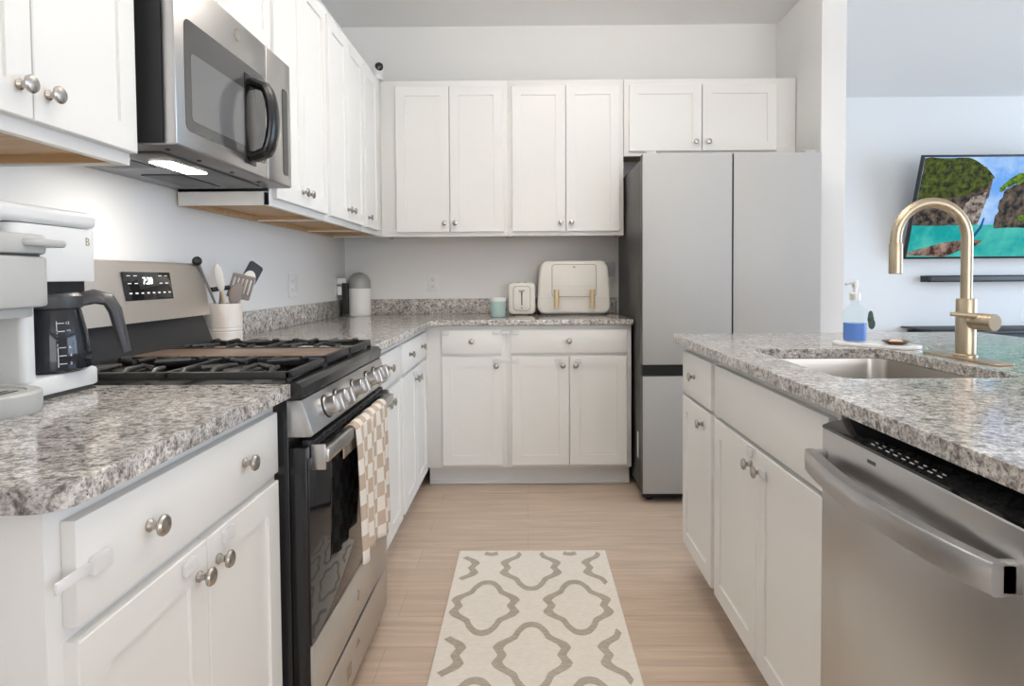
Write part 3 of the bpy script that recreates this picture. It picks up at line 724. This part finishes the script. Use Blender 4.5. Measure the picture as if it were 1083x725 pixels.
# ------------------------------------------------------------------ canister, jar, toaster, air fryer on the back counter
kx, ky = -1.045, 3.985
r = thing('canister', 'white canister with a grey domed lid in the far corner of the countertop', 'canister')
MB().lathe([(0,0),(.066,0),(.070,.003),(.071,.008),(.071,.168),(.070,.170),(0,.170)], (kx,ky,CT), seg=40).build('body', M_whitep, r)
MB().lathe([(.0,.1705),(.0695,.1705),(.070,.173),(.070,.200)] + [(.070*math.cos(a), .200+.070*math.sin(a)) for a in [PI/2*i/9 for i in range(1,9)]] + [(0,.270)], (kx,ky,CT), seg=40).build('lid', mat('grey_lid', (.36,.365,.35), .4), r)
base_at(r, (kx,ky,CT))
r = thing('upright_black_block', 'slim black upright block half hidden behind the white canister', 'device')  # slim black block on a slightly wider base
MB().prism(rrect(-1.132, -1.095, 3.90, 3.935, .008), 'z', CT, CT+.205, .003).build('body', M_blackm, r)
MB().prism(rrect(-1.134, -1.093, 3.898, 3.937, .009), 'z', CT, CT+.012, .002).build('base', M_darkgrey, r)
base_at(r, (-1.113,3.918,CT))
jx, jy = -.168, 3.745
r = thing('jar', 'small mint green jar with a white lid left of the toaster', 'jar')
MB().lathe([(0,0),(.038,0),(.042,.004),(.0465,.092),(0,.092)], (jx,jy,CT), seg=36).build('body', mat('mint_ceramic', (.47,.62,.59), .4), r)
MB().lathe([(0,.0925),(.048,.0925),(.0485,.095),(.0485,.110),(.046,.113),(0,.113)], (jx,jy,CT), seg=36).build('lid', M_whitep, r)
base_at(r, (jx,jy,CT))
# toaster
ty = 3.89; tx0, tx1 = -.112, .054
r = thing('toaster', 'small cream two-slice toaster between the mint jar and the air fryer', 'toaster')
MB().prism(rrect(tx0, tx1, CT+.006, CT+.199, .030, 8), 'y', ty, YW-.03, .012, 4).build('shell', M_cream, r)
g = MB()
for x in (tx0+.035, tx1-.035):
    for y in (ty+.03, YW-.06): g.cyl((x,y,CT), (x,y,CT+.012), .01, seg=14)
g.build('foot', M_darkgrey, r)
M_line = mat('seam_grey', (.17,.155,.14), .5)
txc = (tx0+tx1)/2
MB().prism(rrect(txc-.053, txc+.053, CT+.028, CT+.178, .022), 'y', ty-.0012, ty+.002).build('panel_outline', M_line, r)
f = MB().prism(rrect(txc-.0505, txc+.0505, CT+.0305, CT+.1755, .020), 'y', ty-.003, ty+.002, .001).build('front_panel', M_cream, r)
MB().box(txc-.0035, txc+.0035, ty-.0036, ty-.001, CT+.062, CT+.155).build('lever_slot', M_blackm, f)
MB().box(txc-.018, txc+.018, ty-.020, ty-.003, CT+.145, CT+.158, .004).build('lever', M_grey, f)
MB().lathe([(0,0),(.008,0),(.008,.004),(0,.004)], (txc,ty-.003,CT+.046), (0,-1,0), 16).build('dial', M_grey, f)
g = MB()
for x in (txc-.03, txc+.012): g.box(x, x+.018, ty+.03, YW-.05, CT+.1985, CT+.1996)
g.build('bread_slot', M_blackm, r)
base_at(r, (txc,4.0,CT))
# air fryer
ay = 3.86; ax0, ax1 = .064, .512; axc = (ax0+ax1)/2; aw = (ax1-ax0)/2
r = thing('air_fryer', 'large cream air fryer with two brass handles beside the refrigerator', 'air fryer')
def tap(x, z): k = (z-CT)/.325; return axc+(x-axc)*(1.0-.10*max(0,k)**1.5)
out = []
for x, z in rrect(ax0, ax1, CT+.010, CT+.330, .05, 8): out.append((tap(x,z), z))
out2 = []
for i, (x, z) in enumerate(out):     # subdivide the long sides so the taper curves
    out2.append((x, z)); xn, zn = out[(i+1)%len(out)]
    if abs(zn-z) > .1:
        for q in (.25,.5,.75): zz = z+(zn-z)*q; xs = ax0 if x < axc else ax1; out2.append((tap(xs,zz), zz))
MB().prism(out2, 'y', ay, YW-.03, .016, 4).build('shell', M_cream, r)
MB().prism(rrect(ax0+.02, ax1-.02, ay+.015, YW-.045, .02), 'z', CT, CT+.012).build('base', M_darkgrey, r)
MB().prism(rrect(axc-.135, axc+.135, CT+.112, CT+.308, .018), 'y', ay-.0012, ay+.002).build('panel_outline', M_line, r)
f = MB().prism(rrect(axc-.1325, axc+.1325, CT+.1145, CT+.3055, .016), 'y', ay-.004, ay+.002, .0015).build('viewing_door', M_cream, r)
MB().box(axc-.007, axc+.007, ay-.0046, ay-.003, CT+.288, CT+.295).build('mark', M_line, f)
g = MB()
for z in (CT+.176, CT+.104): g.box(axc-.1325 if z > CT+.12 else axc-.20, axc+.1325 if z > CT+.12 else axc+.20, ay-.0046, ay+.001, z, z+.0012)
g.build('seam', mat('soft_seam', (.55,.51,.46), .5), r)
for x in (axc-.108, axc+.108):
    g = MB(); g.tube([(x,ay-.022,CT+.045),(x,ay-.024,CT+.10),(x,ay-.022,CT+.155)], .0155, 16, sq=.62, ref=(1,0,0))
    for z in (CT+.06, CT+.14): g.cyl((x,ay-.018,z), (x,ay+.004,z), .007, seg=12)
    g.build('handle', M_brass, r)
base_at(r, (axc,3.98,CT))

# ------------------------------------------------------------------ outlets
def outlet(label, loc, rz, gang=1):
    r = thing('wall_outlet', label, 'outlet', 'wall outlets above the countertops'); w = .037 if gang == 1 else .060
    MB().prism(rrect(-w, w, -.058, .058, .006), 'y', -.006, -.0005, .0025).build('cover_plate', M_whitep, r)
    for z in (-.021, .021):
        x = 0 if gang == 1 else -.023
        f = MB().prism(rrect(x-.017, x+.017, z-.0145, z+.0145, .008), 'y', -.0078, -.0055, .0008).build('receptacle', M_whitep, r)
        g = MB()
        for q in (-.0065, .0065): g.box(x+q-.001, x+q+.001, -.0083, -.0075, z-.001, z+.007)
        g.cyl((x,-.0083,z-.007), (x,-.0075,z-.007), .0025, seg=10); g.build('slot', M_ink, f)
    if gang == 2: MB().box(.0225-.016, .0225+.016, -.011, -.0055, -.032, .032, .002).build('switch_paddle', M_whitep, r)
    r.location = loc; r.rotation_euler = (0,0,rz); return r
outlet('white outlet and switch plate on the left wall behind the range', (XW,3.19,1.132), R90, 2)
outlet('white single outlet on the back wall under the corner wall cabinet', (-.602,YW,1.137), 0)
outlet('white outlet in the corner of the left wall, chargers plugged in', (XW,3.93,1.118), R90)
for z, h, dpt, lab in ((1.150,.038,.055,'flat white charger plugged into the upper socket of the corner outlet'), (1.092,.056,.042,'boxy white charger plugged into the lower socket of the corner outlet')):
    r = thing('plug_charger', lab, 'charger'); MB().box(XW+.0085, XW+.0085+dpt, 3.905, 3.955, z-h/2, z+h/2, .006, 3).build('body', M_whitep, r)
    MB().box(XW+.0085+dpt-.001, XW+.0085+dpt+.0006, 3.922, 3.938, z-.004, z+.004).build('port', M_darkgrey, r)
    base_at(r, (XW+.0085,3.93,z))
M_clear = mat('clear_plastic', (.85,.87,.88), .15, 0, None, Alpha=.38)
r = thing('outlet_cover', 'clear plastic outlet cover box on the back wall between air fryer and refrigerator', 'cover')
g = MB(); x0, x1, z0, z1 = .462, .560, 1.165, 1.262
g.box(x0, x1, YW-.062, YW-.058, z0, z1, .001)
for a in ((x0,x0+.004,z0,z1),(x1-.004,x1,z0,z1),(x0,x1,z0,z0+.004),(x0,x1,z1-.004,z1)): g.box(a[0], a[1], YW-.058, YW-.008, a[2], a[3])
g.build('cover_box', M_clear, r); MB().box(x0+.004, x1-.004, YW-.008, YW-.0005, z0+.004, z1-.004, .002).build('backplate', M_whitep, r)
base_at(r, ((x0+x1)/2,YW,z0))

# ------------------------------------------------------------------ security camera on the wall cabinet
r = thing('security_camera', 'small white indoor camera with a black lens on top of the corner wall cabinet', 'camera')
sx, sy = -.865, 3.78
MB().lathe([(0,0),(.030,0),(.032,.004),(.031,.018),(.026,.026),(.014,.030),(.014,.04),(0,.04)], (sx,sy,UZ1), seg=28).build('base', M_whitep, r)
hd_ = MB().sphere((sx,sy,UZ1+.062), .037, (1,1,1.05)).build('head', M_whitep, r)
ld = Vector((.35,-.9,-.05)).normalized(); lc = Vector((sx,sy,UZ1+.064))
MB().lathe([(0,0),(.024,0),(.023,.006),(.012,.010),(0,.011)], lc+Vector((.006,0,.006))+ld*.028, ld, 24).build('lens', M_glassblk, hd_)
base_at(r, (sx,sy,UZ1))

# ------------------------------------------------------------------ soap bottle, tray and dish by the sink
a = math.radians(-52); tc_ = Vector((1.125,2.06,CT)); TM = Matrix.Translation(tc_) @ Matrix.Rotation(a,4,'Z')
tray = MB().prism(rrect(-.132, .132, -.055, .055, .05, 10), 'z', 0, .011, .003).build('soap_tray', mat('white_marble', (.86,.85,.83), .25))
tray.matrix_world = TM; tag(tray, 'white oblong tray beside the sink, holding the soap bottle', 'tray')
bp_ = TM @ Vector((-.068,.005,.011))
r = thing('soap_bottle', 'clear glass pump bottle half full of blue soap on the white tray', 'bottle')
M_thin = mat('thin_clear_glass', (.62,.85,.84), .03, 0, None, Alpha=.20)
M_blue = mat('blue_soap', (.0,.13,.70), .1)
MB().lathe([(0,.001),(.033,.001),(.0355,.004),(.036,.012),(.036,.092),(.033,.104),(.020,.118),(.0135,.126),(.013,.14),(0,.14)], bp_, seg=36).build('bottle_glass', M_thin, r)
MB().lathe([(0,.004),(.0325,.004),(.0343,.008),(.0343,.062),(0,.062)], bp_, seg=36).build('soap', M_blue, r)
g = MB().lathe([(0,.136),(.0165,.136),(.0165,.158),(.014,.161),(.006,.162),(.0055,.178),(.0095,.179),(.0095,.200),(0,.201)], bp_, seg=24)
g.tube([bp_+Vector((0,0,.193)), bp_+Vector((-.02,-.004,.194)), bp_+Vector((-.034,-.007,.189))], [.006,.005,.004], 10)
g.build('pump', mat('pearl_pump', (.72,.71,.68), .3, .3), r)
g = MB(); lf = bp_+Vector((.040,-.01,.062))
for k, (dx, dz, ww) in enumerate(((.012,.012,.011),(.016,-.004,.012),(.008,.022,.009))): g.sphere(lf+Vector((dx*.6,-.002*k,dz)), 1, (ww,.0025,.018), seg=14)
g.build('leaf_tag', mat('dark_leaf', (.05,.09,.075), .5), r)
base_at(r, bp_)
dp_ = TM @ Vector((.062,0,.011))
g = MB().lathe([(0,0),(.022,0),(.026,.002),(.040,.010),(.0405,.012),(.038,.012),(.024,.0045),(0,.004)], dp_, seg=32)
dish = g.build('trinket_dish', mat('brown_glaze', (.16,.085,.045), .25)); tag(dish, 'small shallow brown dish on the right end of the white tray', 'dish')
sp = MB().lathe([(0,0),(.017,0),(.02,.004),(.015,.009),(0,.010)], dp_+Vector((0,0,.0052)), seg=24).build('soap_bar', mat('peach_soap', (.70,.48,.32), .5))
tag(sp, 'small peach soap lying in the brown dish', 'soap')

# ------------------------------------------------------------------ rug
def rug():
    mc = mat('cream_pile', (.80,.73,.63), .95); mt = mat('taupe_pile', (.42,.36,.29), .95)
    for m, c0, c1 in ((mc,(.80,.735,.645),(.88,.825,.74)), (mt,(.42,.36,.29),(.54,.475,.395))):
        nn, l, b = nodes(m); l.new(ramp(m, noise(m, coords(m,(1,3,1)), 60, 3), [(.3,c0),(.7,c1)]), b.inputs['Base Color'])
        bump(m, noise(m, coords(m), 700, 2), .4, .002)
    X0, X1, Y0, Y1 = -.292, .326, 1.35, 2.675; th = .008
    g = MB(); g.box(X0, X1, Y0, Y1, 0, th, .003, mi=0)
    q = [(0,1),(.22,.95),(.42,.74),(.50,.56),(.66,.47),(.88,.36),(1.0,.22),(.93,.12),(.84,.0)]
    full = q + [(x,-z) for x,z in q[-2::-1]]; full = full + [(-x,z) for x,z in full[-2:0:-1]]
    t = bmesh.new(); hw, hh = .122, .188
    def smooth(pts):
        for _ in range(2):
            o = []
            for i in range(len(pts)):
                a_, b_ = pts[i], pts[(i+1)%len(pts)]
                o += [(.8*a_[0]+.2*b_[0], .8*a_[1]+.2*b_[1]), (.2*a_[0]+.8*b_[0], .2*a_[1]+.8*b_[1])]
            pts = o
        return pts
    pts = smooth(full); cxr = .009
    mg = .030
    for row in range(-3,6):
        yc = 2.512 - .296*row
        for col in range(-2,3):
            xc = cxr + (col + (0 if row % 2 == 0 else .5))*.328
            n_ = len(pts)
            for i in range(n_):
                quad = []
                for (k, j) in ((1,i),(1,(i+1)%n_),(0,(i+1)%n_),(0,i)):
                    px, pz = pts[j]; s_ = 1.02 if k else .745
                    quad.append(Vector((xc+px*hw*s_, yc+pz*hh*(s_ if k else .84), th+.0006)))
                cc = sum(quad, Vector())/4
                if X0+mg < cc.x < X1-mg and Y0+mg < cc.y < Y1-mg: t.faces.new([t.verts.new(v) for v in quad])
    bmesh.ops.remove_doubles(t, verts=t.verts, dist=.0001)
    bmesh.ops.recalc_face_normals(t, faces=t.faces)
    for f in t.faces:
        if f.normal.z < 0: f.normal_flip()
    g._merge(t, 1, None)
    o = g.build('runner_rug', [mc, mt], smooth=0)
    tag(o, 'cream runner rug with a taupe trellis pattern on the aisle floor', 'rug')
rug()

# ------------------------------------------------------------------ living-room wall: television, soundbar, console
def emat(name, col, s=1.0, c2=None, sc=8):
    m = bpy.data.materials.new(name); m.use_nodes = True
    b = m.node_tree.nodes['Principled BSDF']; b.inputs['Base Color'].default_value = (.01,.01,.01,1); b.inputs['Roughness'].default_value = .5; b.inputs['Specular IOR Level'].default_value = .05
    b.inputs['Emission Strength'].default_value = s*.50
    if c2: m.node_tree.links.new(ramp(m, noise(m, coords(m), sc, 5, .65), [(.40,col),(.66,c2)]), b.inputs['Emission Color'])
    else: b.inputs['Emission Color'].default_value = (*col,1)
    return m
TW, TH, TL = 1.56, .905, math.radians(17)
tv = thing('television', 'large wall-mounted television tilted down, showing rocks in a turquoise sea', 'television')
TVM = Matrix.Translation((3.355+TW/2, 5.70, 1.305)) @ Matrix.Rotation(TL,4,'X')   # local: x right, -y viewer, z up the screen
tb = MB().box(-TW/2, TW/2, 0, .035, 0, TH, .004).build('bezel', M_blackm, tv)
def poly(pts, k, m, name):
    t = bmesh.new(); f = t.faces.new([t.verts.new((-TW/2+.018+u*(TW-.036), -.0006-k*.0005, .02+v*(TH-.036))) for u, v in pts])
    if f.normal.y > 0: f.normal_flip()
    bmesh.ops.triangulate(t, faces=t.faces)
    return MB()._merge(t, 0, None)
scr = MB()
mats = [emat('screen_sky', (.16,.42,.95), 1.0, (.62,.80,1.0), 2.2), emat('screen_sea', (.0,.36,.36), 1.0, (.20,.85,.66), 1.1), emat('screen_rock', (.012,.012,.010), 1.0, (.20,.15,.11), 16),
        emat('screen_leaf', (.012,.025,.004), 1.0, (.13,.155,.015), 22), emat('screen_boat', (.05,.02,.015), 1.0, (.45,.30,.24), 12), emat('screen_prow', (.01,.09,.28), 1.0), emat('screen_cliff', (.07,.05,.04), 1.0, (.55,.47,.42), 20), emat('screen_fresh_leaf', (.03,.09,.005), 1.0, (.25,.40,.02), 22)]
def add(pts, k, mi):
    t = bmesh.new(); t.faces.new([t.verts.new((-TW/2+.018+u*(TW-.036), -.0006-k*.0006, .02+v*(TH-.036))) for u, v in pts])
    bmesh.ops.triangulate(t, faces=t.faces)
    for f in t.faces:
        if f.normal.y > 0: f.normal_flip()
    scr._merge(t, mi, None)
def rough(pts, a=.01, n=5):
    o = []
    for i in range(len(pts)):
        (x0,y0),(x1,y1) = pts[i], pts[(i+1)%len(pts)]
        for k in range(n): f = k/n; o.append((min(1,max(0,x0+(x1-x0)*f+(random.uniform(-a,a) if k else 0))), min(1,max(0,y0+(y1-y0)*f+(random.uniform(-a,a) if k else 0)))))
    return o
add([(0,.30),(1,.30),(1,1),(0,1)], 0, 0)
add([(0,0),(1,0),(1,.33),(0,.33)], 1, 1)
add(rough([(0,.33),(.37,.33),(.385,.52),(.395,.68),(.40,.80),(.36,.88),(.32,.93),(.26,.985),(0,.99)]), 2, 2)
add(rough([(.24,.34),(.37,.335),(.385,.55),(.39,.66),(.30,.60),(.27,.48)]), 3, 6)
add(rough([(0,.56),(.10,.60),(.22,.62),(.33,.68),(.395,.74),(.395,.82),(.34,.90),(.26,.985),(0,.99)], .014, 8), 4, 3)
add(rough([(.47,.29),(.80,.29),(.81,.45),(.78,.60),(.74,.74),(.66,.80),(.56,.75),(.48,.66),(.465,.5)]), 2, 2)
add(rough([(.455,.66),(.50,.70),(.58,.76),(.60,.83),(.55,.84),(.50,.79),(.46,.72)], .012, 6), 3, 7)
add(rough([(.58,.37),(.64,.36),(.72,.40),(.72,.46),(.66,.47),(.60,.42)], .012, 6), 4, 7)
add(rough([(.84,.32),(1,.32),(1,.66),(.94,.72),(.87,.62)]), 2, 2)
add([(0,.05),(.20,.15),(.34,.18),(.42,.17),(.40,.12),(.32,.08),(.22,.0),(0,.02)], 4, 4)
add([(.31,.13),(.37,.20),(.40,.30),(.405,.40),(.395,.40),(.385,.31),(.355,.22),(.30,.16)], 5, 5)
scr.build('screen', mats, tv, smooth=0)
MB().box(-.25, .25, .036, .10, .25, .65, .004).build('wall_bracket', M_blackm, tv)
tv.matrix_world = TVM
c = thing('webcam', 'small black camera fixed to the top edge of the television', 'camera')
MB().box(4.40, 4.52, 5.405, 5.445, 2.178, 2.212, .006).build('body', M_blackm, c); MB().lathe([(0,0),(.010,0),(.008,.004),(0,.004)], (4.46,5.405,2.195), (0,-1,0), 16).build('lens', M_glassblk, c)
base_at(c, (4.46,5.425,2.178))
s = thing('soundbar', 'long black soundbar on the wall under the television', 'soundbar')
MB().prism([(5.71,1.10),(5.70,1.115),(5.705,1.15),(5.72,1.158),(5.815,1.158),(5.815,1.10)], 'x', 3.575, 4.62, .006).build('body', M_blackm, s)
MB().box(3.60, 4.59, 5.698, 5.704, 1.108, 1.146, .002).build('grille', M_darkgrey, s)
base_at(s, (4.1,5.77,1.10))
k = thing('media_console', 'low black media console against the living room wall below the television', 'console')
MB().box(3.40, 5.2, 5.36, 5.81, .688, .70, .002).build('top', M_blackm, k)
MB().box(3.46, 5.14, 5.40, 5.81, .08, .668, .003).build('body', M_blackm, k)
MB().box(3.50, 5.10, 5.43, 5.80, .668, .688).build('shelf_gap', mat('console_grey', (.30,.30,.33), .5), k)
for x in (3.47, 4.31):
    f = MB().box(x+.005, x+.82, 5.382, 5.40, .10, .655, .003).build('door', M_blackm, k)
    MB().box(x+.40, x+.42, 5.37, 5.383, .34, .44, .003).build('handle', M_darkgrey, f)
g = MB()
for x in (3.5, 5.1):
    for y in (5.45, 5.77): g.cyl((x,y,0), (x,y,.08), .02, seg=14)
g.build('foot', M_blackm, k)
base_at(k, (4.3,5.6,0))
